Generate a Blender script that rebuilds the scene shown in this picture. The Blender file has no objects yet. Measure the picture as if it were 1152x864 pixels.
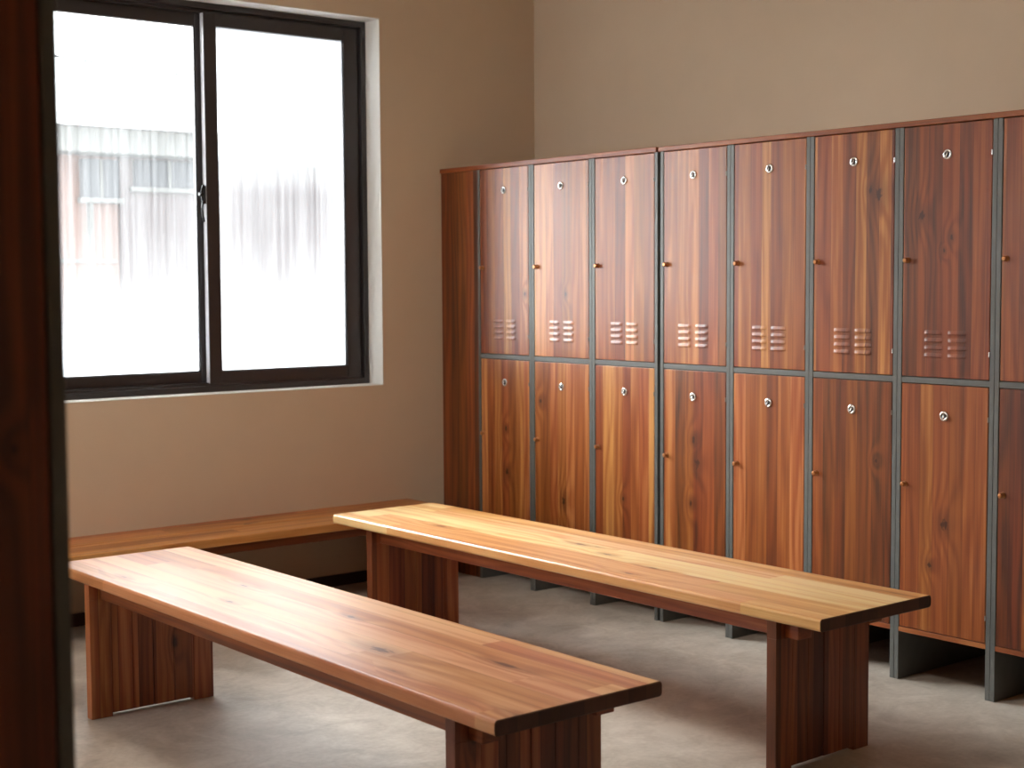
import bpy, bmesh, math
from mathutils import Vector, Matrix

C = bpy.context.scene.collection
PI = math.pi

# ------------------------------------------------------------------ helpers
def lin(c):
    c = c / 255.0
    return c / 12.92 if c <= 0.04045 else ((c + 0.055) / 1.055) ** 2.4

def rgb(r, g, b):
    return (lin(r), lin(g), lin(b), 1.0)

def box(bm, x0, x1, y0, y1, z0, z1, bev=0.0, seg=2, mat=0):
    vs = [bm.verts.new((x, y, z)) for x in (x0, x1) for y in (y0, y1) for z in (z0, z1)]
    q = [(0, 1, 3, 2), (4, 6, 7, 5), (0, 4, 5, 1), (2, 3, 7, 6), (0, 2, 6, 4), (1, 5, 7, 3)]
    fs = []
    for a in q:
        f = bm.faces.new([vs[i] for i in a]); f.material_index = mat; fs.append(f)
    if bev > 0:
        es = list({e for f in fs for e in f.edges})
        r = bmesh.ops.bevel(bm, geom=es, offset=bev, segments=seg, profile=0.5, affect='EDGES')
        for f in r['faces']:
            f.material_index = mat
    return fs

def cyl(bm, c, axis, r, h, n=24, mat=0, r2=None):
    """closed cylinder from c along axis ('x','y','z' or Vector) for length h"""
    ax = {'x': Vector((1, 0, 0)), 'y': Vector((0, 1, 0)), 'z': Vector((0, 0, 1))}.get(axis, axis) if isinstance(axis, str) else axis
    ax = ax.normalized()
    t = ax.orthogonal().normalized(); b = ax.cross(t)
    r2 = r if r2 is None else r2
    c = Vector(c)
    A = [bm.verts.new(c + (t * math.cos(2 * PI * i / n) + b * math.sin(2 * PI * i / n)) * r) for i in range(n)]
    B = [bm.verts.new(c + ax * h + (t * math.cos(2 * PI * i / n) + b * math.sin(2 * PI * i / n)) * r2) for i in range(n)]
    fs = [bm.faces.new(A[::-1]), bm.faces.new(B)]
    for i in range(n):
        fs.append(bm.faces.new([A[i], A[(i + 1) % n], B[(i + 1) % n], B[i]]))
    for f in fs:
        f.material_index = mat

def lathe(bm, c, axis, prof, n=20, mat=0):
    ax = {'x': Vector((1, 0, 0)), 'y': Vector((0, 1, 0)), 'z': Vector((0, 0, 1))}[axis[-1]] * (-1 if axis[0] == '-' else 1)
    t = ax.orthogonal().normalized(); b = ax.cross(t); c = Vector(c)
    rings = []
    for (r, h) in prof:
        rings.append([bm.verts.new(c + ax * h + (t * math.cos(2 * PI * i / n) + b * math.sin(2 * PI * i / n)) * r) for i in range(n)])
    for k in range(len(rings) - 1):
        for i in range(n):
            f = bm.faces.new([rings[k][i], rings[k][(i + 1) % n], rings[k + 1][(i + 1) % n], rings[k + 1][i]])
            f.material_index = mat; f.smooth = True
    f = bm.faces.new(rings[0][::-1]); f.material_index = mat
    f = bm.faces.new(rings[-1]); f.material_index = mat

def tube(bm, pts, r, n=8, mat=0):
    rings = []
    for i, p in enumerate(pts):
        p = Vector(p)
        d = (Vector(pts[min(i + 1, len(pts) - 1)]) - Vector(pts[max(i - 1, 0)])).normalized()
        t = d.orthogonal().normalized() if i == 0 else (tl - d * tl.dot(d)).normalized()
        tl = t; b = d.cross(t)
        rings.append([bm.verts.new(p + (t * math.cos(2 * PI * k / n) + b * math.sin(2 * PI * k / n)) * r) for k in range(n)])
    for a, b_ in zip(rings, rings[1:]):
        for k in range(n):
            f = bm.faces.new([a[k], a[(k + 1) % n], b_[(k + 1) % n], b_[k]]); f.material_index = mat; f.smooth = True
    bm.faces.new(rings[0][::-1]).material_index = mat
    bm.faces.new(rings[-1]).material_index = mat

def obj(name, bm, mats, parent=None, **props):
    bmesh.ops.recalc_face_normals(bm, faces=bm.faces[:])
    me = bpy.data.meshes.new(name); bm.to_mesh(me); bm.free()
    for m in (mats if isinstance(mats, (list, tuple)) else [mats]):
        me.materials.append(m)
    o = bpy.data.objects.new(name, me); C.objects.link(o)
    if parent: o.parent = parent
    for k, v in props.items(): o[k] = v
    return o

def thing(name, label, cat, loc=(0, 0, 0), rz=0.0, group=None):
    o = bpy.data.objects.new(name, None); C.objects.link(o)
    o.empty_display_size = 0.1
    o.location = loc; o.rotation_euler = (0, 0, rz)
    o['label'] = label; o['category'] = cat
    if group: o['group'] = group
    return o

def tag(o, label, cat, group=None):
    o['label'] = label; o['category'] = cat
    if group: o['group'] = group
    return o

def struct(o, label=None):
    o['kind'] = 'structure'
    if label: o['label'] = label
    return o

# ------------------------------------------------------------------ node helper
class N:
    def __init__(s, name):
        s.m = bpy.data.materials.new(name); s.m.use_nodes = True
        s.t = s.m.node_tree; s.t.nodes.clear()
        s.out = s.n('ShaderNodeOutputMaterial')
    def n(s, typ, **kw):
        x = s.t.nodes.new(typ)
        for k, v in kw.items(): setattr(x, k, v)
        return x
    def put(s, sock, v):
        if isinstance(v, bpy.types.NodeSocket): s.t.links.new(v, sock)
        elif v is not None: sock.default_value = v
    def ma(s, op, a, b=None, c=None, clamp=False):
        x = s.n('ShaderNodeMath', operation=op); x.use_clamp = clamp
        s.put(x.inputs[0], a); s.put(x.inputs[1], b); s.put(x.inputs[2], c)
        return x.outputs[0]
    def comb(s, x, y, z):
        c = s.n('ShaderNodeCombineXYZ')
        for i, v in enumerate((x, y, z)): s.put(c.inputs[i], v)
        return c.outputs[0]
    def noise(s, vec, scale=1.0, detail=3.0, rough=0.5, dist=0.0):
        x = s.n('ShaderNodeTexNoise'); s.put(x.inputs['Vector'], vec)
        x.inputs['Scale'].default_value = scale; x.inputs['Detail'].default_value = detail
        x.inputs['Roughness'].default_value = rough; x.inputs['Distortion'].default_value = dist
        return x.outputs[0]
    def ramp(s, fac, stops, interp='LINEAR'):
        x = s.n('ShaderNodeValToRGB'); s.put(x.inputs[0], fac)
        cr = x.color_ramp; cr.interpolation = interp
        while len(cr.elements) < len(stops): cr.elements.new(0.5)
        for e, (p, c) in zip(cr.elements, stops):
            e.position = p; e.color = c if len(c) == 4 else (*c, 1)
        return x.outputs[0]
    def mix(s, fac, a, b, mode='MIX'):
        x = s.n('ShaderNodeMix', data_type='RGBA', blend_type=mode)
        s.put(x.inputs[0], fac); s.put(x.inputs[6], a); s.put(x.inputs[7], b)
        return x.outputs[2]
    def ss(s, v, a, b, c=0.0, d=1.0):
        x = s.n('ShaderNodeMapRange', interpolation_type='SMOOTHSTEP')
        s.put(x.inputs[0], v)
        for i, w in enumerate((a, b, c, d)): x.inputs[i + 1].default_value = w
        return x.outputs[0]
    def attr(s, name):
        return s.n('ShaderNodeAttribute', attribute_type='OBJECT', attribute_name=name)
    def bsdf(s, color, rough=0.5, metal=0.0, bump=None, bstr=0.2, bdist=0.001, spec=0.5, coat=0.0, coat_r=0.1):
        p = s.n('ShaderNodeBsdfPrincipled')
        s.put(p.inputs['Base Color'], color); s.put(p.inputs['Roughness'], rough)
        s.put(p.inputs['Metallic'], metal); s.put(p.inputs['Specular IOR Level'], spec)
        p.inputs['Coat Weight'].default_value = coat; s.put(p.inputs['Coat Roughness'], coat_r)
        if bump is not None:
            b = s.n('ShaderNodeBump'); b.inputs['Strength'].default_value = bstr; b.inputs['Distance'].default_value = bdist
            s.put(b.inputs['Height'], bump); s.t.links.new(b.outputs[0], p.inputs['Normal'])
        s.t.links.new(p.outputs[0], s.out.inputs[0])
        return p

def wood(name, L, W, D, width, pal, rough=0.35, seglen=None, knots=0.0, rings=14.0, tint=0.55, coat=0.0, coat_r=0.15,
         spec=0.5, seam=0.5, contrast=1.0, kstretch=1.5):
    """staved solid wood: L = axis along the grain, W = across the staves, D = depth"""
    s = N(name)
    tc = s.n('ShaderNodeTexCoord'); sp = s.n('ShaderNodeSeparateXYZ')
    s.t.links.new(tc.outputs['Object'], sp.inputs[0])
    ix = {'x': 0, 'y': 1, 'z': 2}
    l, w, d = (sp.outputs[ix[a]] for a in (L, W, D))
    seed = s.attr('seed').outputs['Fac']
    lo = s.ma('MULTIPLY_ADD', seed, 3.37, l); wo = s.ma('MULTIPLY_ADD', seed, 1.913, w)
    # explicit knots: vector (across, along, size)
    K = None; core = None; halo = None
    for kn in ('knot_a', 'knot_b', 'knot_c'):
        v = s.n('ShaderNodeSeparateXYZ'); s.t.links.new(s.attr(kn).outputs['Vector'], v.inputs[0])
        size = s.ma('MAXIMUM', v.outputs[2], 1e-5)
        dw = s.ma('DIVIDE', s.ma('SUBTRACT', w, v.outputs[0]), size)
        dl = s.ma('DIVIDE', s.ma('SUBTRACT', l, v.outputs[1]), s.ma('MULTIPLY', size, kstretch))
        r2 = s.ma('ADD', s.ma('MULTIPLY', dw, dw), s.ma('MULTIPLY', dl, dl))
        r = s.ma('SQRT', r2)
        k = s.ma('EXPONENT', s.ma('MULTIPLY', r2, -0.10))
        on = s.ma('GREATER_THAN', v.outputs[2], 1e-4)
        k = s.ma('MULTIPLY', k, on)
        wob = s.ma('MULTIPLY_ADD', s.noise(s.comb(s.ma('MULTIPLY', w, 110.0), s.ma('MULTIPLY', l, 110.0 / kstretch), seed), 1.0, 3.0), 1.5, s.ma('SUBTRACT', r, 0.75))
        c = s.ma('MULTIPLY', s.ss(wob, 0.3, 0.75, 1.0, 0.0), on)
        h = s.ma('MULTIPLY', s.ss(r, 0.6, 2.6, 1.0, 0.0), on)
        K = k if K is None else s.ma('MAXIMUM', K, k)
        core = c if core is None else s.ma('MAXIMUM', core, c)
        halo = h if halo is None else s.ma('MAXIMUM', halo, h)
    if knots > 0:
        vo = s.n('ShaderNodeTexVoronoi', feature='F1', voronoi_dimensions='2D')
        s.put(vo.inputs['Vector'], s.comb(s.ma('MULTIPLY', wo, 9.0), s.ma('MULTIPLY', lo, 7.0 / kstretch), 0.0))
        vo.inputs['Scale'].default_value = 1.0; vo.inputs['Randomness'].default_value = 1.0
        cs = s.n('ShaderNodeSeparateColor'); s.t.links.new(vo.outputs['Color'], cs.inputs[0])
        on = s.ma('LESS_THAN', cs.outputs[0], knots)
        wob = s.ma('MULTIPLY_ADD', s.noise(s.comb(s.ma('MULTIPLY', w, 70.0), s.ma('MULTIPLY', l, 70.0 / kstretch), 3.0), 1.0, 2.0), 0.10, vo.outputs['Distance'])
        sz = s.ma('MULTIPLY_ADD', cs.outputs[1], 0.07, 0.05)
        q = s.ma('DIVIDE', wob, sz)
        c = s.ma('MULTIPLY', s.ss(q, 0.9, 1.7, 1.0, 0.0), on)
        h = s.ma('MULTIPLY', s.ss(q, 1.2, 4.2, 0.8, 0.0), on)
        k = s.ma('MULTIPLY', s.ma('EXPONENT', s.ma('MULTIPLY', s.ma('MULTIPLY', vo.outputs['Distance'], vo.outputs['Distance']), -12.0)), on)
        K = s.ma('MAXIMUM', K, k); core = s.ma('MAXIMUM', core, c); halo = s.ma('MAXIMUM', halo, h)
    # staves
    vw = s.n('ShaderNodeTexVoronoi', feature='F1', voronoi_dimensions='1D')
    ve = s.n('ShaderNodeTexVoronoi', feature='DISTANCE_TO_EDGE', voronoi_dimensions='1D')
    for v in (vw, ve):
        s.put(v.inputs['W'], s.ma('DIVIDE', wo, width)); v.inputs['Randomness'].default_value = 0.55; v.inputs['Scale'].default_value = 1.0
    sc = s.n('ShaderNodeSeparateColor'); s.t.links.new(vw.outputs['Color'], sc.inputs[0])
    r1, r2_, r3 = sc.outputs[0], sc.outputs[1], sc.outputs[2]
    sm = s.ss(ve.outputs['Distance'], 0.0, 0.0012 / width, seam, 0.0)
    if seglen:
        ls = s.ma('DIVIDE', s.ma('MULTIPLY_ADD', r1, seglen * 3, lo), seglen)
        fl = s.ma('FLOOR', ls)
        wn = s.n('ShaderNodeTexWhiteNoise', noise_dimensions='2D')
        s.put(wn.inputs['Vector'], s.comb(fl, s.ma('MULTIPLY', r2_, 50.0), 0.0))
        s2 = s.n('ShaderNodeSeparateColor'); s.t.links.new(wn.outputs['Color'], s2.inputs[0])
        r1, r2_, r3 = s2.outputs[0], s2.outputs[1], s2.outputs[2]
    ph = s.ma('MULTIPLY_ADD', r1, 7.0, lo)
    bend = s.noise(s.comb(s.ma('MULTIPLY', wo, 7.0), s.ma('MULTIPLY', ph, 0.9), s.ma('MULTIPLY', r2_, 9.0)), 1.0, 2.0)
    phase = s.ma('ADD', s.ma('MULTIPLY', wo, rings * 4.0), s.ma('MULTIPLY', bend, rings * 0.75))
    phase = s.ma('ADD', phase, s.ma('MULTIPLY', K, 1.3))
    ring = s.ma('MULTIPLY_ADD', s.ma('SINE', s.ma('MULTIPLY', phase, 2 * PI)), 0.5, 0.5)
    ring = s.ma('POWER', ring, 1.6)
    fib = s.noise(s.comb(s.ma('MULTIPLY', wo, 210.0), s.ma('MULTIPLY', ph, 3.5), s.ma('MULTIPLY', d, 210.0)), 1.0, 3.0, 0.6)
    broad = s.noise(s.comb(s.ma('MULTIPLY', wo, 40.0), s.ma('MULTIPLY', ph, 1.1), s.ma('MULTIPLY', d, 20.0)), 1.0, 2.0, 0.5)
    val = s.ma('MULTIPLY', s.ma('SUBTRACT', r2_, 0.5), tint)
    val = s.ma('ADD', val, s.ma('MULTIPLY', s.ma('SUBTRACT', ring, 0.4), -0.20 * contrast))
    val = s.ma('ADD', val, s.ma('MULTIPLY', s.ma('SUBTRACT', fib, 0.5), 0.45 * contrast))
    val = s.ma('ADD', val, s.ma('MULTIPLY', s.ma('SUBTRACT', broad, 0.5), 0.75 * contrast))
    val = s.ma('ADD', val, s.ma('ADD', 0.5, s.attr('tone').outputs['Fac']))
    col = s.ramp(val, [(0.0, pal[0]), (0.33, pal[1]), (0.66, pal[2]), (1.0, pal[3])])
    hs = s.n('ShaderNodeHueSaturation')
    s.put(hs.inputs['Hue'], s.ma('MULTIPLY_ADD', s.ma('SUBTRACT', r3, 0.5), 0.014, 0.502)); s.put(hs.inputs['Color'], col)
    col = hs.outputs[0]
    dark = tuple(c * k_ for c, k_ in zip(pal[0][:3], (0.42, 0.27, 0.24))) + (1,)
    mid = tuple(c * 0.95 for c in pal[0][:3]) + (1,)
    col = s.mix(s.ma('MULTIPLY', halo, 0.42), col, mid)
    col = s.mix(s.ma('MULTIPLY', core, 0.85), col, dark)
    col = s.mix(sm, col, dark)
    rg = s.ma('MULTIPLY_ADD', fib, 0.12, rough - 0.06)
    s.bsdf(col, rg, bump=s.ma('ADD', s.ma('MULTIPLY', fib, 1.0), s.ma('MULTIPLY', sm, -1.5)), bstr=0.25, bdist=0.0006, coat=coat, coat_r=coat_r, spec=spec)
    return s.m

GLOW, SKY, FILL, EXPO = 43.0, 3.4, 21.0, 0.45
# ------------------------------------------------------------------ palettes / materials
PL = [rgb(78, 35, 15), rgb(126, 61, 25), rgb(158, 86, 39), rgb(202, 137, 78)]           # locker wood
PB = [rgb(152, 82, 40), rgb(202, 136, 78), rgb(224, 170, 110), rgb(240, 208, 152)]       # bench wood
PA = [rgb(122, 62, 35), rgb(170, 102, 62), rgb(198, 134, 88), rgb(222, 172, 126)]
PW = [rgb(108, 50, 24), rgb(160, 88, 44), rgb(196, 126, 68), rgb(222, 164, 104)]
PR = [rgb(74, 30, 14), rgb(112, 52, 26), rgb(146, 78, 40), rgb(180, 114, 68)]         # bench frame wood, redder

M = {}
M['door'] = wood('locker_door_wood', 'z', 'x', 'y', 0.052, PL, rough=0.36, rings=6, tint=0.55, contrast=0.95, coat=0.35, coat_r=0.30, spec=0.4)
M['board'] = wood('locker_board_wood', 'x', 'y', 'z', 0.09, PL, rough=0.45, rings=9, tint=0.3)
M['boardy'] = wood('locker_top_wood', 'y', 'z', 'x', 0.09, PL, rough=0.4, rings=9, tint=0.2)
M['seat'] = wood('bench_seat_wood', 'y', 'x', 'z', 0.078, PB, rough=0.34, seglen=1.7, knots=0.15, rings=4, tint=0.72, contrast=1.2, coat=0.15, coat_r=0.25, kstretch=3.2, seam=0.45)
M['seat_dark'] = wood('bench_seat_wood_dark', 'y', 'x', 'z', 0.078, PA, rough=0.38, seglen=1.8, knots=0.15, rings=4, tint=0.5, contrast=1.1, spec=0.43, coat=0.0, coat_r=0.26, kstretch=3.2, seam=0.45)
M['seatx'] = wood('wall_bench_wood', 'x', 'y', 'z', 0.085, PW, rough=0.35, seglen=1.5, knots=0.05, rings=6, tint=0.5)
M['leg'] = wood('bench_leg_wood', 'z', 'x', 'y', 0.064, PR, rough=0.42, knots=0.10, rings=7, tint=0.75, seam=0.9)
M['rail'] = wood('bench_rail_wood', 'y', 'z', 'x', 0.2, PR, rough=0.42, rings=7, tint=0.3)
M['railx'] = wood('wall_bench_rail_wood', 'x', 'z', 'y', 0.2, PR, rough=0.42, rings=7, tint=0.3)

PE = [rgb(40, 20, 14), rgb(56, 28, 18), rgb(70, 38, 24), rgb(92, 54, 34)]
M['endgrain'] = wood('bench_end_grain', 'y', 'x', 'z', 0.062, PE, rough=0.6, rings=3, tint=0.5, contrast=0.4)

def painted(name, col, rough=0.5, metal=0.0, spec=0.5, amp=0.06, sc=30.0):
    s = N(name); tc = s.n('ShaderNodeTexCoord').outputs['Object']
    n = s.noise(tc, sc, 3.0)
    a = tuple(c * (1 - amp) for c in col[:3]) + (1,); b = tuple(min(1, c * (1 + amp)) for c in col[:3]) + (1,)
    s.bsdf(s.ramp(n, [(0.3, a), (0.7, b)]), rough, metal, spec=spec, bump=n, bstr=0.05)
    return s.m

M['steel'] = painted('grey_powder_coated_steel', rgb(98, 100, 97), 0.42)
M['frame'] = painted('dark_bronze_window_frame', rgb(46, 42, 43), 0.38, spec=0.6)
M['white'] = painted('white_window_reveal_paint', rgb(226, 224, 218), 0.55, amp=0.02)
M['chrome'] = painted('chrome_plate', rgb(222, 222, 220), 0.22, 1.0, amp=0.02)
M['dark'] = painted('dark_recess', rgb(28, 26, 26), 0.6)
M['brass'] = painted('brass_knob', rgb(196, 140, 96), 0.28, 1.0, amp=0.04)
M['base'] = painted('dark_brown_baseboard', rgb(52, 32, 26), 0.5)
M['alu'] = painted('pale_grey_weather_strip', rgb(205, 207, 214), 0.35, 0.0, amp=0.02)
M['rubber'] = painted('black_plastic_latch', rgb(22, 22, 26), 0.4)

def plaster(name, col):
    s = N(name); tc = s.n('ShaderNodeTexCoord').outputs['Object']
    n1 = s.noise(tc, 1.3, 3.0); n2 = s.noise(tc, 90.0, 4.0); n3 = s.noise(tc, 7.0, 3.0)
    v = s.ma('ADD', s.ma('MULTIPLY', n1, 0.7), s.ma('MULTIPLY', n3, 0.3))
    a = tuple(c * 0.955 for c in col[:3]) + (1,); b = tuple(min(1, c * 1.035) for c in col[:3]) + (1,)
    s.bsdf(s.ramp(v, [(0.3, a), (0.7, b)]), 0.78, spec=0.3, bump=s.ma('ADD', n2, s.ma('MULTIPLY', n3, 0.6)), bstr=0.12, bdist=0.002)
    return s.m
M['wall'] = plaster('beige_plaster', rgb(211, 192, 167))
M['ceil'] = plaster('ceiling_plaster', rgb(216, 208, 196))

s = N('grey_concrete_floor'); tc = s.n('ShaderNodeTexCoord').outputs['Object']
na = s.noise(tc, 1.1, 5.0, 0.6, 0.6); nb = s.noise(tc, 6.0, 6.0, 0.65, 1.2); nc = s.noise(tc, 60.0, 4.0)
v = s.ma('ADD', s.ma('MULTIPLY', na, 0.5), s.ma('ADD', s.ma('MULTIPLY', nb, 0.38), s.ma('MULTIPLY', nc, 0.12)))
col = s.ramp(v, [(0.36, rgb(146, 135, 122)), (0.5, rgb(180, 171, 159)), (0.62, rgb(206, 199, 188))])
# thin control joints in the slab
br = s.n('ShaderNodeTexBrick'); br.offset = 0.0
s.put(br.inputs['Vector'], tc); br.inputs['Scale'].default_value = 1.0
br.inputs['Mortar Size'].default_value = 0.0025; br.inputs['Mortar Smooth'].default_value = 0.5
br.inputs['Brick Width'].default_value = 1.45; br.inputs['Row Height'].default_value = 1.45
col = s.mix(s.ma('MULTIPLY', br.outputs['Fac'], 0.35), col, rgb(190, 182, 172))
s.bsdf(col, s.ma('MULTIPLY_ADD', nb, 0.3, 0.33), bump=v, bstr=0.12, bdist=0.004, spec=0.4)
M['floor'] = s.m

# ------------------------------------------------------------------ room
WX0, WX1, WZ0, WZ1 = -1.93, -0.324, 0.871, 2.488      # window opening
RX0, RX1, RY0, RZ1 = -4.9, 0.563, -7.4, 3.05
T = 0.22
bm = bmesh.new(); box(bm, RX0, RX1, RY0, 0, -0.15, 0); struct(obj('floor', bm, M['floor']), 'grey polished concrete floor')
bm = bmesh.new(); box(bm, RX0 - T, RX1 + T, RY0 - T, T, RZ1, RZ1 + 0.2); struct(obj('ceiling', bm, M['ceil']))
bm = bmesh.new()
box(bm, RX0 - T, WX0, 0, T, -0.15, RZ1); box(bm, WX1, RX1 + T, 0, T, -0.15, RZ1)
box(bm, WX0, WX1, 0, T, -0.15, WZ0); box(bm, WX0, WX1, 0, T, WZ1, RZ1)
struct(obj('wall_back', bm, M['wall']), 'beige plastered wall around the window')
bm = bmesh.new(); box(bm, RX1, RX1 + T, RY0 - T, 0, -0.15, RZ1); struct(obj('wall_right', bm, M['wall']), 'beige plastered wall behind the lockers')
VY0, VY1, VZ0, VZ1 = -1.75, -0.45, 0.9, 2.3       # opening of the second window, left of the frame
bm = bmesh.new()
box(bm, RX0 - T, RX0, RY0 - T, VY0, -0.15, RZ1); box(bm, RX0 - T, RX0, VY1, 0, -0.15, RZ1)
box(bm, RX0 - T, RX0, VY0, VY1, -0.15, VZ0); box(bm, RX0 - T, RX0, VY0, VY1, VZ1, RZ1); struct(obj('wall_left', bm, M['wall']))
bm = bmesh.new(); box(bm, RX0, RX1, RY0 - T, RY0, -0.15, RZ1); struct(obj('wall_front', bm, M['wall']))
bm = bmesh.new(); box(bm, RX0, -0.02, -0.012, 0, 0, 0.05, 0.002); struct(obj('baseboard_back', bm, M['base']), 'low dark brown baseboard under the window')

# ------------------------------------------------------------------ window
win = bpy.data.objects.new('window_1', None); C.objects.link(win)
win.location = ((WX0 + WX1) / 2, 0, WZ0); struct(win, 'large dark framed sliding window with fogged panes')
ox, oz = win.location.x, WZ0
def wobj(name, bm, mats, parent=win, **k):
    for v in bm.verts: v.co -= Vector((ox, 0, oz))
    return obj(name, bm, mats, parent, **k)
t = 0.004
bm = bmesh.new()   # white lining of the opening, the light on its plaster put into the colour
box(bm, WX1 - t, WX1, -0.002, 0.13, WZ0, WZ1, 0.001); box(bm, WX0, WX0 + t, -0.002, 0.13, WZ0, WZ1, 0.001)
box(bm, WX0, WX1, -0.002, 0.13, WZ0, WZ0 + t, 0.001); box(bm, WX0, WX1, -0.002, 0.13, WZ1 - t, WZ1, 0.001)
wobj('reveal_lining', bm, M['white'], label='white painted reveal around the window')
FY = 0.105
a0, a1, b0, b1 = WX0 + t, WX1 - t, WZ0 + t, WZ1 - t
bm = bmesh.new()   # outer frame with two tracks
fw = 0.026
for (x0, x1, z0, z1) in ((a0, a0 + fw, b0, b1), (a1 - fw, a1, b0, b1), (a0 + fw, a1 - fw, b0, b0 + fw), (a0 + fw, a1 - fw, b1 - fw, b1)):
    box(bm, x0, x1, FY, FY + 0.11, z0, z1, 0.0015)
# inner lips that step the frame down to the sashes
lw = 0.012
for (x0, x1, z0, z1) in ((a0 + fw, a0 + fw + lw, b0 + fw, b1 - fw), (a1 - fw - lw, a1 - fw, b0 + fw, b1 - fw), (a0 + fw, a1 - fw, b0 + fw, b0 + fw + lw), (a0 + fw, a1 - fw, b1 - fw - lw, b1 - fw)):
    box(bm, x0, x1, FY + 0.022, FY + 0.098, z0, z1, 0.001)
box(bm, a0 + fw, a1 - fw, FY + 0.010, FY + 0.016, b0 + fw - 0.002, b0 + fw + 0.008, 0.001)   # lower track fin
wobj('frame', bm, M['frame'], label='dark bronze outer window frame')

def glass(name, base, top_clear, fog_amt, xc=None):
    """thin glass, clear above and clouded by condensation that drips down in streaks"""
    s = N(name); tc = s.n('ShaderNodeTexCoord'); sp = s.n('ShaderNodeSeparateXYZ')
    s.t.links.new(tc.outputs['Object'], sp.inputs[0]); x, z = sp.outputs[0], sp.outputs[2]
    streak = s.noise(s.comb(s.ma('MULTIPLY', x, 55.0), s.ma('MULTIPLY', z, 0.9), 0.3), 1.0, 3.0, 0.6)
    wide = s.noise(s.comb(s.ma('MULTIPLY', x, 9.0), s.ma('MULTIPLY', z, 1.4), 2.3), 1.0, 2.0, 0.5)
    drops = s.n('ShaderNodeTexVoronoi', feature='F1'); drops.inputs['Scale'].default_value = 1.0
    s.put(drops.inputs['Vector'], s.comb(s.ma('MULTIPLY', x, 130.0), s.ma('MULTIPLY', z, 90.0), 0.0))
    dr = s.ma('MULTIPLY', s.ss(drops.outputs['Distance'], 0.12, 0.25, 1.0, 0.0), 0.06)
    sv = s.ma('ADD', s.ma('MULTIPLY', s.ma('SUBTRACT', streak, 0.5), 1.1), s.ma('MULTIPLY', s.ma('SUBTRACT', wide, 0.5), 0.7))
    prof = s.ramp(s.ma('MULTIPLY', z, 1 / 1.5), base)
    fog = s.ma('ADD', s.ma('ADD', prof, s.ma('MULTIPLY', sv, s.ma('MULTIPLY', fog_amt, s.ss(prof, 0.0, 0.4, 0.35, 1.0)))), dr, clamp=True)
    if xc is not None:   # condensation is thicker towards the stiles
        fog = s.ma('ADD', fog, s.ss(s.ma('ABSOLUTE', s.ma('SUBTRACT', x, xc)), 0.12, 0.32, 0.0, 0.05))
    fog = s.ma('MINIMUM', fog, top_clear)
    tr = s.n('ShaderNodeBsdfTransparent'); tr.inputs[0].default_value = (0.97, 0.985, 0.98, 1)
    tl = s.n('ShaderNodeBsdfTranslucent'); tl.inputs[0].default_value = (0.64, 0.66, 0.67, 1)
    m1 = s.n('ShaderNodeMixShader'); s.put(m1.inputs[0], fog); s.t.links.new(tr.outputs[0], m1.inputs[1]); s.t.links.new(tl.outputs[0], m1.inputs[2])
    gl = s.n('ShaderNodeBsdfGlossy'); gl.inputs['Roughness'].default_value = 0.05
    fr = s.n('ShaderNodeFresnel'); fr.inputs[0].default_value = 1.35
    m2 = s.n('ShaderNodeMixShader'); s.t.links.new(fr.outputs[0], m2.inputs[0]); s.t.links.new(m1.outputs[0], m2.inputs[1]); s.t.links.new(gl.outputs[0], m2.inputs[2])
    s.t.links.new(m2.outputs[0], s.out.inputs[0])
    return s.m
g = lambda v: (v, v, v, 1)
M['glass_l'] = glass('clearer_glass_with_condensation', [(0.0, g(0.95)), (0.08, g(0.5)), (0.13, g(0.2)), (0.19, g(0.115)), (0.27, g(0.065)), (0.4, g(0.045)), (1.0, g(0.035))], 0.985, 0.26)
M['glass_r'] = glass('heavily_fogged_glass', [(0.0, g(0.95)), (0.08, g(0.5)), (0.13, g(0.2)), (0.2, g(0.10)), (0.3, g(0.055)), (0.38, g(0.04)), (0.5, g(0.04)), (0.58, g(0.09)), (0.68, g(0.35)), (0.85, g(0.8)), (1.0, g(0.9))], 0.99, 0.26, 0.374)

def sash(x0, x1, y0, mat, sl, sr, zlo=0.897, zhi=2.448, rb=0.060, rt=0.054, lab=None):
    bm = bmesh.new(); th = 0.032
    box(bm, x0, x0 + sl, y0, y0 + th, zlo, zhi, 0.0015); box(bm, x1 - sr, x1, y0, y0 + th, zlo, zhi, 0.0015)
    box(bm, x0 + sl, x1 - sr, y0 + 0.001, y0 + th - 0.001, zlo, zlo + rb, 0.0015); box(bm, x0 + sl, x1 - sr, y0 + 0.001, y0 + th - 0.001, zhi - rt, zhi, 0.0015)
    # thin glazing bead
    for (p, q, r, u) in ((x0 + sl, x0 + sl + 0.005, zlo + rb, zhi - rt), (x1 - sr - 0.005, x1 - sr, zlo + rb, zhi - rt)):
        box(bm, p, q, y0 + 0.006, y0 + th - 0.006, r, u)
    box(bm, x0 + sl, x1 - sr, y0 + 0.006, y0 + th - 0.006, zlo + rb, zlo + rb + 0.005)
    o = wobj('sash', bm, M['frame'], label=lab)
    bm = bmesh.new(); box(bm, x0 + sl, x1 - sr, y0 + 0.014, y0 + 0.018, zlo + rb, zhi - rt)
    p = wobj('pane', bm, mat, o)
    for v in p.data.vertices: v.co -= Vector((0, 0, zlo + rb - oz))
    p.location = (0, 0, zlo + rb - oz)
    return o
sr = sash(-1.118, -0.3665, 0.118, M['glass_r'], 0.055, 0.0675, lab='inner right sash, its pane fully fogged')
bm = bmesh.new(); box(bm, -1.1195, -1.1175, 0.1215, 0.1485, 0.90, 2.445)  # pale strip added along the side of the dark stile
wobj('weather_strip', bm, M['alu'], sr, label='pale grey strip on the side of the meeting stile')
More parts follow.
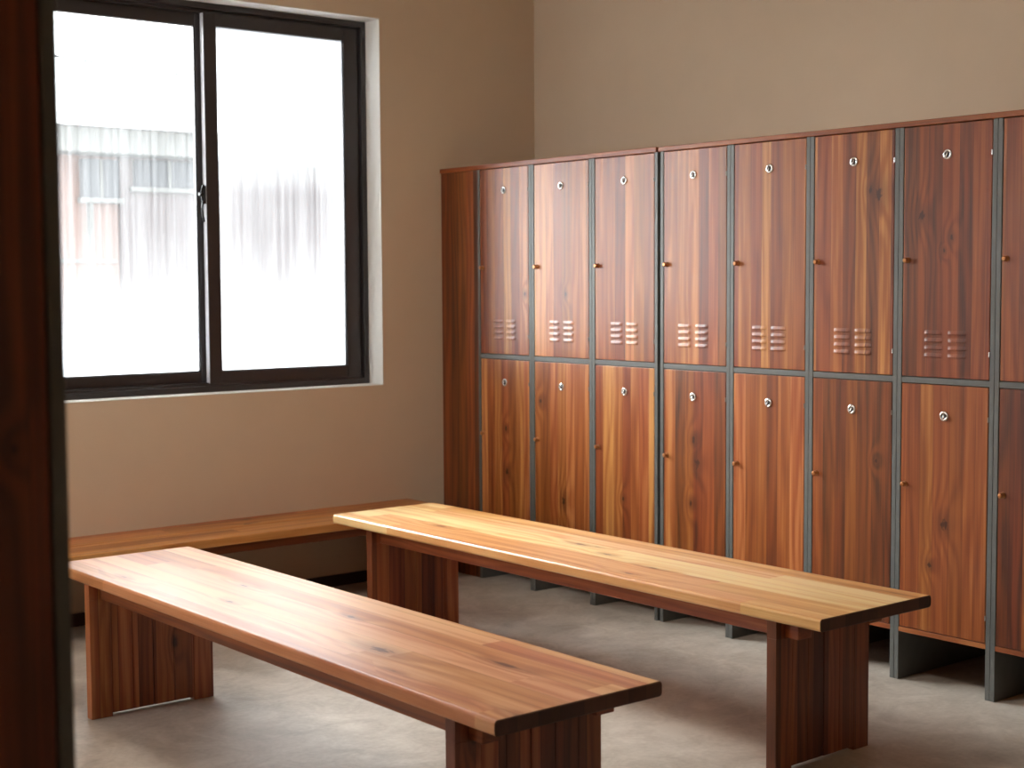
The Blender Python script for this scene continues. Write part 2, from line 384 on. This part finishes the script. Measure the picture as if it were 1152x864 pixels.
sl = sash(WX0 + 0.031, -1.085, 0.158, M['glass_l'], 0.05, 0.052, lab='outer left sash with a clearer streaked pane')
bm = bmesh.new()   # crescent latch on the meeting stile
box(bm, -1.128, -1.1185, 0.122, 0.146, 1.66, 1.735, 0.003)
tube(bm, [(-1.131, 0.118 + 0.02 * math.sin(a), 1.70 + 0.035 * math.cos(a)) for a in [PI * k / 8 for k in range(9)]], 0.005)
tube(bm, [(-1.130, 0.134, 1.665), (-1.135, 0.128, 1.64), (-1.134, 0.124, 1.605), (-1.130, 0.12, 1.585)], 0.0045)
cyl(bm, (-1.145, 0.134, 1.70), 'x', 0.008, 0.018, 12)
wobj('latch', bm, M['rubber'], label='black crescent latch with lever')

# second window, in the left wall outside the frame
w2 = bpy.data.objects.new('window_2', None); C.objects.link(w2)
w2.location = (RX0, (VY0 + VY1) / 2, VZ0); struct(w2)
bm = bmesh.new(); X2, H2, D2 = -0.14, VZ1 - VZ0, (VY1 - VY0) / 2
for (p, q, r, u) in ((-D2, -D2 + .05, 0, H2), (D2 - .05, D2, 0, H2), (-.03, .03, 0, H2), (-D2, D2, 0, .05), (-D2, D2, H2 - .05, H2)):
    box(bm, X2 - 0.02, X2 + 0.03, p, q, r, u, 0.001)
obj('frame', bm, M['frame'], w2)
s = N('fogged_side_glass'); tl = s.n('ShaderNodeBsdfTranslucent'); tl.inputs[0].default_value = (0.93, 0.94, 0.95, 1)
tr = s.n('ShaderNodeBsdfTransparent'); mx = s.n('ShaderNodeMixShader')
s.put(mx.inputs[0], s.ma('MULTIPLY_ADD', s.noise(s.n('ShaderNodeTexCoord').outputs['Object'], 8.0), 0.2, 0.62))
s.t.links.new(tr.outputs[0], mx.inputs[1]); s.t.links.new(tl.outputs[0], mx.inputs[2]); s.t.links.new(mx.outputs[0], s.out.inputs[0])
bm = bmesh.new(); box(bm, X2, X2 + 0.004, -D2 + .05, D2 - .05, .05, H2 - .05); obj('pane', bm, s.m, w2)

# ------------------------------------------------------------------ lockers
def louver_mesh(side):
    bm = bmesh.new()
    cw, ch, pitch = 0.067, 0.013, 0.0245
    for cx in (0.0445 * side,):
        for k in range(4):
            z = 1.079 + k * pitch
            n = 8; rows = []
            # pressed hood: rises towards its lower open lip
            for (dz, dy) in ((ch, 0.0), (ch * 0.7, -0.0013), (ch * 0.35, -0.0027), (0.0, -0.0036), (-0.0012, -0.003), (-0.0012, 0.0012)):
                rr = []
                for i in range(n + 1):
                    u = i / n; e = min(1.0, min(u, 1 - u) * 7.0) ** 0.6
                    rr.append(bm.verts.new((cx - cw / 2 + cw * u, dy * e + 0.0002, z + dz)))
                rows.append(rr)
            for a, b in zip(rows, rows[1:]):
                for i in range(n):
                    f = bm.faces.new([a[i], a[i + 1], b[i + 1], b[i]]); f.smooth = True
    return bm

ZT = 1.822       # top of the side panels
def locker(label, w, loc, rz, seed, up=None, lo=None, tone=(0, 0), depth=0.535, group='wooden locker columns', gap=0.0):
    t = thing('locker', label, 'locker', loc, rz, group)
    sp = 0.0165; h = w / 2
    for sgn in (-1, 1):
        bm = bmesh.new()
        x0, x1 = (-h + gap, -h + gap + sp) if sgn < 0 else (h - sp - 0.0012, h - 0.0012)
        box(bm, x0, x1, 0, depth, 0, ZT, 0.0012)
        # folded front return, slightly proud groove between the two sheets
        obj('side_panel', bm, M['steel'], t)
    xl, xr = -h + gap + sp, h - sp - 0.0012
    bm = bmesh.new(); box(bm, xl, xr, depth - 0.012, depth, 0.163, ZT); obj('back_panel', bm, M['board'], t, seed=seed + 5)
    bm = bmesh.new(); box(bm, xl, xr, 0.001, depth - 0.012, 0.992, 1.011, 0.001); obj('shelf', bm, M['steel'], t)
    bm = bmesh.new(); box(bm, xl, xr, 0.0, depth - 0.012, 0.163, 0.179, 0.001); obj('bottom_board', bm, M['board'], t, seed=seed + 2)
    g_ = 0.0022
    for k, (z0, z1, pz, kz) in enumerate(((1.0135, 1.8195, 1.724, 1.391), (0.1815, 0.9895, 0.890, 0.658))):
        bm = bmesh.new(); box(bm, xl + g_, xr - g_ - 0.001, 0.0012, 0.019, z0, z1, 0.0015)
        kn = (up, lo)[k] or []
        d = obj('door', bm, M['door'], t, seed=seed + 11.7 * k, tone=tone[k] - (0.04 if k else 0.0))
        for nm, v in zip(('knot_a', 'knot_b', 'knot_c'), list(kn) + [(0, 0, 0)] * 3): d[nm] = [float(q) for q in v]
        # round chrome plate with a dark centre and a small hanging hasp
        bm = bmesh.new()
        lathe(bm, (0, 0.0012, pz), '-y', [(0.0165, 0), (0.0165, 0.002), (0.0145, 0.0038), (0.0098, 0.0042), (0.0092, 0.003)], 24, 0)
        cyl(bm, (0, -0.0018, pz), Vector((0, -1, 0)), 0.0092, 0.0008, 18, 1)
        tube(bm, [(0.000, -0.0025, pz + 0.007), (0.0045, -0.008, pz + 0.003), (0.003, -0.010, pz - 0.005), (-0.002, -0.006, pz - 0.009)], 0.0022, 6, 0)
        obj('lock_plate', bm, [M['chrome'], M['dark']], d, label='round chrome plate')
        bm = bmesh.new()
        lathe(bm, (xl + 0.019, 0.0012, kz), '-y', [(0.010, 0), (0.010, 0.002), (0.005, 0.003), (0.0045, 0.009), (0.0085, 0.012), (0.0085, 0.016), (0.005, 0.019)], 18)
        obj('knob', bm, M['brass'], d, label='small copper coloured knob')
        for hz in (z0 + 0.08, z1 - 0.10):
            bm = bmesh.new(); cyl(bm, (xr - 0.0022, -0.0006, hz - 0.008), 'z', 0.0022, 0.016, 10)
            obj('hinge', bm, M['chrome'], d)
        if k == 0:
            for side in (-1, 1):
                lv = obj('louver_vent', louver_mesh(side), M['door'], d, seed=seed, tone=tone[0])
                for nm in ('knot_a', 'knot_b', 'knot_c'): lv[nm] = list(d[nm])
    return t

P = [-0.2751, -0.6466, -1.0295, -1.4078, -1.7840, -2.1553, -2.5266, -2.8913, -3.262]
def kn(i, *ks):   # knots given as (world y, z, size)
    c = (P[i] + P[i + 1]) / 2
    return [(-(y - c), z, s_) for (y, z, s_) in ks]
labels = [
 'two-door wooden locker column next to the blank filler panel at the window wall',
 'second two-door wooden locker column from the window wall, pale streak in its upper door',
 'third two-door wooden locker column from the window wall, left of the wide dark gap',
 'wooden locker column just right of the dark gap, stacked knots in its lower door',
 'two-door wooden locker column behind the middle of the front bench, broad plain staves, fifth from window wall',
 'sixth wooden locker column from the window wall, black knot high in its upper door',
 'rightmost fully visible wooden locker column, one round dark knot low in its lower door',
 'locker column cut off by the right edge of the photo']
labels[4] = 'fifth wooden locker column from the window wall, plain straight-grained doors without big knots'
data = [  # light from the left is put into the first three lower-door tones
 (1.3, kn(0, (-0.60, 1.275, .010)), kn(0, (-0.467, .689, .012), (-0.471, .498, .016)), (0.10, 0.22)),
 (2.9, kn(1, (-0.865, 1.276, .010)), kn(1, (-0.702, .82, .012), (-0.85, .414, .018)), (0.18, 0.22)),
 (5.1, [], kn(2, (-1.21, .46, .010)), (0.10, 0.20)),
 (7.7, [], kn(3, (-1.599, .727, .014), (-1.618, .641, .020), (-1.586, .485, .014)), (0.02, 0.04)),
 (9.2, [], [], (0.06, 0.04)),
 (11.6, kn(5, (-2.445, 1.612, .024), (-2.41, 1.625, .014)), kn(5, (-2.443, .724, .009)), (-0.02, 0.0)),
 (14.3, kn(6, (-2.615, 1.533, .018), (-2.727, 1.461, .011), (-2.70, 1.42, .007)), kn(6, (-2.715, .541, .020), (-2.66, .40, .010)), (-0.08, -0.13)),
 (17.8, [], [], (-0.10, -0.08)),
]
for i, (sd, up, lo, tone) in enumerate(data):
    w = P[i] - P[i + 1]
    locker(labels[i], w, (0, (P[i] + P[i + 1]) / 2, 0), -PI / 2, sd, up, lo, tone, gap=0.014 if i == 3 else 0.0)

# filler panel between the first locker and the window wall
t0 = thing('filler_panel', 'plain dark reddish wooden panel closing the gap between lockers and window wall', 'panel', (0, -0.137, 0), -PI / 2)
bm = bmesh.new(); box(bm, -0.136, 0.136, 0.004, 0.022, 0.0, ZT, 0.001)
obj('board', bm, M['door'], t0, seed=4.4, tone=-0.38)  # dark wood; the missing reflection is put into its lower tone
# top boards
bm = bmesh.new(); box(bm, -0.004, 0.55, -0.700, 0.700, 0, 0.020, 0.002)
o = tag(obj('top_board', bm, M['boardy'], seed=2.2, tone=0.05), 'wooden top board over the far locker group beside the window wall', 'top board'); o.location = (0, -0.701, ZT)
bm = bmesh.new(); box(bm, -0.004, 0.55, -0.925, 0.925, 0, 0.018, 0.002)
o = tag(obj('top_board', bm, M['boardy'], seed=6.1, tone=-0.06), 'wooden top board over the near locker group, running out of frame at right', 'top board'); o.location = (0, -2.338, ZT)

# tall cabinet close to the camera, seen at the left edge of the photo
t = thing('tall_cabinet', 'dark wooden cabinet with a grey edge, close to the camera at far left', 'cabinet', (-3.4944 - 0.30, -4.10, 0))
for (xa, xb) in ((-0.30, -0.283), (0.283, 0.30)):
    bm = bmesh.new(); box(bm, xa, xb, 0, 0.535, 0, 2.05, 0.0012); obj('side_panel', bm, M['steel'], t)
bm = bmesh.new(); box(bm, -0.283, 0.283, 0.523, 0.535, 0.1, 2.05); obj('back_panel', bm, M['board'], t, seed=5.0)
bm = bmesh.new(); box(bm, -0.283, 0.283, 0.02, 0.523, 0.1, 0.116, 0.001); obj('bottom_board', bm, M['board'], t, seed=2.0)
bm = bmesh.new(); box(bm, -0.30, 0.30, -0.004, 0.54, 2.05, 2.068, 0.002); obj('top_board', bm, M['board'], t, seed=2.0)
bm = bmesh.new(); box(bm, -0.281, 0.281, 0.002, 0.02, 0.1, 2.045, 0.0015)
d = obj('door', bm, M['door'], t, seed=21.3, tone=-0.30, knot_a=[0.245, 1.165, 0.007])
bm = bmesh.new()
lathe(bm, (-0.25, 0.002, 1.05), '-y', [(0.010, 0), (0.010, 0.002), (0.005, 0.003), (0.0045, 0.009), (0.0085, 0.012), (0.0085, 0.016), (0.005, 0.019)], 18)
obj('knob', bm, M['brass'], d, label='small copper coloured knob')

# ------------------------------------------------------------------ benches
def rounded_slab(x0, x1, y0, y1, z0, z1, r=0.008, n=5):
    """plank with eased long edges; the sawn ends use the second material"""
    bm = bmesh.new(); pr = []
    for (cx, cz, a0) in ((x1 - r, z1 - r, 0), (x0 + r, z1 - r, 90), (x0 + r, z0 + r, 180), (x1 - r, z0 + r, 270)):
        for k in range(n + 1):
            a = math.radians(a0 + 90 * k / n); pr.append((cx + r * math.cos(a), cz + r * math.sin(a)))
    def ring(y, ins):
        mx, mz = (x0 + x1) / 2, (z0 + z1) / 2
        return [bm.verts.new((x - math.copysign(ins, x - mx), y, z - math.copysign(ins, z - mz))) for x, z in pr]
    e = 0.0025
    rs = [ring(y0, e), ring(y0 + e, 0), ring(y1 - e, 0), ring(y1, e)]
    m = len(pr)
    for k, (a, b) in enumerate(zip(rs, rs[1:])):
        for i in range(m):
            f = bm.faces.new([a[i], a[(i + 1) % m], b[(i + 1) % m], b[i]]); f.material_index = 0 if k == 1 else 1
    bm.faces.new(rs[0]).material_index = 1; bm.faces.new(rs[-1]).material_index = 1
    return bm

def leg_panel(xs, y0, y1, ztop, notch, foot=0.011):
    """vertical staves; the outer two stand on the floor, the inner ones stop short; tops notched for the rails"""
    bm = bmesh.new()
    for i in range(len(xs) - 1):
        a, b = xs[i] + (0.0006 if i else 0), xs[i + 1] - (0.0006 if i < len(xs) - 2 else 0)
        z0 = 0.0 if i in (0, len(xs) - 2) else foot
        off = 0.0008 * ((i * 7) % 3)
        # cut the stave around the rails
        cuts = [c for c in notch if c[0] < b and c[1] > a]
        if not cuts:
            box(bm, a, b, y0 + off, y1 - off, z0, ztop, 0.002)
        else:
            c = cuts[0]
            box(bm, a, b, y0 + off, y1 - off, z0, c[2], 0.0015)
            if c[0] - a > 0.004: box(bm, a, c[0], y0 + off, y1 - off, c[2], ztop, 0.001)
            if b - c[1] > 0.004: box(bm, c[1], b, y0 + off, y1 - off, c[2], ztop, 0.001)
    return bm

def bench(label, cx, cy, hw, y_far, y_near, lx0, lx1, ly_far, ly_near, seat_mat, seed, knots, tone=0.0, legtone=0.0):
    t = thing('bench', label, 'bench', (cx, cy, 0), 0, 'wooden plank benches')
    zt, zb, zr = 0.455, 0.421, 0.369
    bm = rounded_slab(-hw, hw, y_near - cy, y_far - cy, zb, zt, 0.009)
    o = obj('seat', bm, [seat_mat, M['endgrain']], t, seed=seed, tone=tone)
    for nm, v in zip(('knot_a', 'knot_b', 'knot_c'), knots): o[nm] = [v[0] - cx, v[1] - cy, v[2]]
    a, b = lx0 - cx, lx1 - cx
    rl = (a + 0.037, a + 0.092); rr = (b - 0.057, b - 0.002)
    notch = [(rl[0], rl[1], zr), (rr[0], rr[1], zr)]
    n = 6; xs = [a + (b - a) * k / n for k in range(n + 1)]
    for yy in (ly_far, ly_near):
        obj('leg_panel', leg_panel(xs, yy - cy, yy - cy + 0.034, zb, notch), M['leg'], t, seed=seed + 3.1 + yy, tone=legtone)
    for (p, q) in (rl, rr):
        bm = bmesh.new(); box(bm, p, q, ly_near - cy - 0.045, ly_far - cy + 0.034 + 0.03, zr, zb, 0.003)
        obj('rail', bm, M['rail'], t, seed=seed + p, tone=legtone - 0.05)
    return t

bench('glossy reddish wooden bench in the left foreground, window glare on its seat', -2.04, -2.13, 0.2345, -1.025, -3.255,
      -2.259, -1.845, -1.25, -3.10, M['seat_dark'], 31.4, [(-2.12, -2.62, .022), (-1.98, -2.28, .010), (-2.13, -1.9, .010)], 0.22)
bench('honey coloured wooden bench standing directly in front of the lockers', -0.84, -1.93, 0.2375, -0.758, -3.097,
      -1.057, -0.658, -0.99, -2.93, M['seat'], 47.9, [(-0.93, -1.25, .013), (-0.80, -1.85, .014), (-0.86, -2.05, .010)], 0.22)

# bench along the window wall
t = thing('wall_bench', 'low brown wooden bench running along the wall under the window', 'bench', (-1.65, -0.2, 0))
bm = bmesh.new()
for (p, q, zz) in ((-0.2, 0.0, 0.0), (0.0015, 0.198, 0.0)):
    box(bm, -1.45, 1.45, p, q, 0.317, 0.350 + zz, 0.004, 3)
obj('seat', bm, M['seatx'], t, seed=3.7, tone=0.12)
for x in (-1.30, -0.06, 1.22):
    xs = [-0.165 + 0.055 * k for k in range(7)]
    bm = leg_panel(xs, -0.017, 0.017, 0.317, [], 0.010)
    for v in bm.verts: v.co = Vector((-v.co.y + x, v.co.x, v.co.z))
    obj('leg_panel', bm, M['leg'], t, seed=8.0 + x)
for (p, q) in ((-0.155, -0.115), (0.115, 0.155)):
    for (xa, xb) in ((-1.283, -0.077), (-0.043, 1.203)):
        bm = bmesh.new(); box(bm, xa, xb, p, q, 0.277, 0.317, 0.002)
        obj('rail', bm, M['railx'], t, seed=2.0 + p)

# ------------------------------------------------------------------ outside
s = N('outdoor_paving'); tc = s.n('ShaderNodeTexCoord').outputs['Object']
s.bsdf(s.ramp(s.noise(tc, 2.0, 5.0), [(0.3, rgb(78, 78, 78)), (0.7, rgb(100, 100, 98))]), 0.85)
M['paving'] = s.m
def siding(name, col, pitch, axis=0, groove=0.6):
    s = N(name); tc = s.n('ShaderNodeTexCoord'); sp = s.n('ShaderNodeSeparateXYZ'); s.t.links.new(tc.outputs['Object'], sp.inputs[0])
    f = s.ma('FRACT', s.ma('DIVIDE', sp.outputs[axis], pitch))
    e = s.ss(s.ma('ABSOLUTE', s.ma('SUBTRACT', f, 0.5)), 0.38, 0.48, 0.0, groove)
    n = s.noise(tc.outputs['Object'], 3.0, 3.0)
    base = s.ramp(n, [(0.3, tuple(c * 0.9 for c in col[:3]) + (1,)), (0.7, col)])
    s.bsdf(s.mix(e, base, tuple(c * 0.6 for c in col[:3]) + (1,)), 0.7)
    return s.m
M['sid_grey'] = siding('grey_corrugated_siding', rgb(94, 86, 89), 0.09)
M['sid_pink'] = siding('pinkish_wall_panels', rgb(124, 99, 93), 0.09)
M['eave'] = painted('pale_eaves', rgb(108, 110, 110), 0.7)
M['dwin'] = painted('dark_house_window', rgb(52, 54, 62), 0.4)
M['rooft'] = painted('grey_roof_sheet', rgb(150, 148, 150), 0.7)
bm = bmesh.new(); box(bm, -12, 16, T, 25, -0.35, -0.15); struct(obj('ground', bm, M['paving']), 'pale paving outside the window')

BY = 6.0
hb = thing('building', 'pale grey low building seen blurred through the fogged window', 'building', (1.5, BY, -0.15))
def hobj(name, bm, m, parent=hb, **k):
    for v in bm.verts: v.co -= Vector((1.5, BY, -0.15))
    return obj(name, bm, m, parent, **k)
bm = bmesh.new(); box(bm, 1.19, 6.0, BY, BY + 3, -0.15, 2.38); hobj('wall', bm, M['sid_grey'], label='grey ribbed cladding')
bm = bmesh.new(); box(bm, -1.5, 1.19, BY + 0.05, BY + 3, -0.15, 2.38); hobj('wall', bm, M['sid_pink'], label='pinkish wall section')
bm = bmesh.new(); box(bm, -1.5, 1.16, BY + 0.02, BY + 0.06, 1.50, 1.53); box(bm, 0.92, 0.95, BY - 0.02, BY + 0.05, 0.0, 2.2); hobj('trim', bm, M['eave'])
bm = bmesh.new(); box(bm, -1.7, 6.2, BY - 0.25, BY + 3.2, 2.36, 2.56, 0.01); hobj('eaves', bm, M['eave'])
bm = bmesh.new()
vs = [bm.verts.new(p) for p in [(-1.8, BY - 0.35, 2.56), (6.3, BY - 0.35, 2.56), (6.3, BY + 3.3, 2.56), (-1.8, BY + 3.3, 2.56), (-1.8, BY + 1.5, 2.74), (6.3, BY + 1.5, 2.74)]]
for q in ((0, 1, 5, 4), (3, 4, 5, 2), (0, 4, 3), (1, 2, 5), (0, 3, 2, 1)): bm.faces.new([vs[i] for i in q])
hobj('roof', bm, M['rooft'])
for (x0, x1, z0, z1) in ((0.86, 1.17, 2.02, 2.33), (1.30, 1.93, 2.12, 2.34)):
    bm = bmesh.new(); box(bm, x0, x1, BY - 0.03, BY + 0.04, z0, z1, 0.004); f = hobj('window', bm, M['dwin'])
    bm = bmesh.new()
    box(bm, x0 - 0.03, x1 + 0.03, BY - 0.05, BY + 0.02, z0 - 0.04, z0, 0.003); box(bm, (x0 + x1) / 2 - 0.012, (x0 + x1) / 2 + 0.012, BY - 0.045, BY - 0.03, z0, z1)
    hobj('frame', bm, M['eave'], f)
# overhead cable
bm = bmesh.new()
pts = [(-2.0 + 0.4 * k, 5.0, 3.06 + 0.012 * (k - 8) ** 2 * 0.12 - 0.018 * k) for k in range(20)]
tube(bm, pts, 0.009, 6)
o = tag(obj('overhead_cable', bm, M['dwin']), 'thin dark cable crossing the sky outside the window', 'cable')

# ------------------------------------------------------------------ light
# overcast sky, brightest where the sun stands behind thin cloud above the neighbouring roof
w = bpy.data.worlds.new('overcast_sky'); bpy.context.scene.world = w; w.use_nodes = True
nt = w.node_tree; nt.nodes.clear()
bg = nt.nodes.new('ShaderNodeBackground'); out = nt.nodes.new('ShaderNodeOutputWorld')
tcn = nt.nodes.new('ShaderNodeTexCoord')
el, az = math.radians(48), math.radians(-30)
dt = nt.nodes.new('ShaderNodeVectorMath'); dt.operation = 'DOT_PRODUCT'
dt.inputs[1].default_value = (math.sin(az) * math.cos(el), math.cos(az) * math.cos(el), math.sin(el))
nt.links.new(tcn.outputs['Generated'], dt.inputs[0])
def wm(op, a, b):
    x = nt.nodes.new('ShaderNodeMath'); x.operation = op
    for k, v in enumerate((a, b)):
        if isinstance(v, bpy.types.NodeSocket): nt.links.new(v, x.inputs[k])
        else: x.inputs[k].default_value = v
    return x.outputs[0]
lobe = wm('POWER', wm('MAXIMUM', dt.outputs['Value'], 0.0), 5.0)
nt.links.new(wm('ADD', wm('MULTIPLY', lobe, GLOW), SKY), bg.inputs[1])
bg.inputs[0].default_value = (0.96, 0.98, 1.0, 1)
nt.links.new(bg.outputs[0], out.inputs[0])
pl = bpy.data.lights.new('window_portal', 'AREA'); pl.shape = 'RECTANGLE'; pl.size = WX1 - WX0 - 0.06; pl.size_y = WZ1 - WZ0 - 0.06
pl.cycles.is_portal = True
po = bpy.data.objects.new('window_portal', pl); C.objects.link(po)
po.location = ((WX0 + WX1) / 2, 0.212, (WZ0 + WZ1) / 2); po.rotation_euler = (-PI / 2, 0, 0)

pl2 = bpy.data.lights.new('window_portal', 'AREA'); pl2.shape = 'RECTANGLE'; pl2.size = H2 - 0.1; pl2.size_y = 2 * D2 - 0.1
pl2.cycles.is_portal = True
po2 = bpy.data.objects.new('window_portal', pl2); C.objects.link(po2)
po2.location = (RX0 - 0.21, (VY0 + VY1) / 2, (VZ0 + VZ1) / 2); po2.rotation_euler = (0, -PI / 2, 0)

# added warm fill light at the ceiling, unseen above the frame
for (lx, ly) in ((-2.2, -2.0),):
    t = thing('ceiling_light', 'square ceiling light above the frame', 'ceiling light', (lx, ly, RZ1), 0, 'ceiling lights')
    bm = bmesh.new(); box(bm, -0.33, 0.33, -0.33, 0.33, -0.05, 0, 0.004); obj('housing', bm, M['white'], t)
    ld = bpy.data.lights.new('ceiling_lamp', 'AREA'); ld.shape = 'SQUARE'; ld.size = 0.58; ld.energy = FILL; ld.color = (1.0, 0.88, 0.76)
    lo_ = bpy.data.objects.new('ceiling_lamp', ld); C.objects.link(lo_); lo_.parent = t; lo_.location = (0, 0, -0.056)

# ------------------------------------------------------------------ camera
f_px, yaw, pit, rol = 1692.0, 0.68163, 0.068094, -0.005937
fwd = Vector((math.sin(yaw) * math.cos(pit), math.cos(yaw) * math.cos(pit), -math.sin(pit)))
rt = Vector((math.cos(yaw), -math.sin(yaw), 0)); up = rt.cross(fwd)
r2 = rt * math.cos(rol) + up * math.sin(rol); u2 = -rt * math.sin(rol) + up * math.cos(rol)
cd = bpy.data.cameras.new('camera'); cam = bpy.data.objects.new('camera', cd); C.objects.link(cam)
mw = Matrix((r2, u2, -fwd)).transposed().to_4x4(); mw.translation = (-4.10246, -5.56782, 1.33)
cam.matrix_world = mw
cd.sensor_width = 36; cd.lens = f_px / 1152 * 36; cd.clip_start = 0.05
cd.dof.use_dof = True; cd.dof.focus_distance = 4.3; cd.dof.aperture_fstop = 5.0
sc = bpy.context.scene; sc.camera = cam
sc.view_settings.view_transform = 'Standard'; sc.view_settings.look = 'None'
sc.view_settings.gamma = 1.0; sc.view_settings.use_curve_mapping = False
sc.view_settings.exposure = EXPO
sc.cycles.use_denoising = True
sc.cycles.max_bounces = 12; sc.cycles.diffuse_bounces = 6; sc.cycles.transparent_max_bounces = 12
sc.cycles.sample_clamp_indirect = 12.0
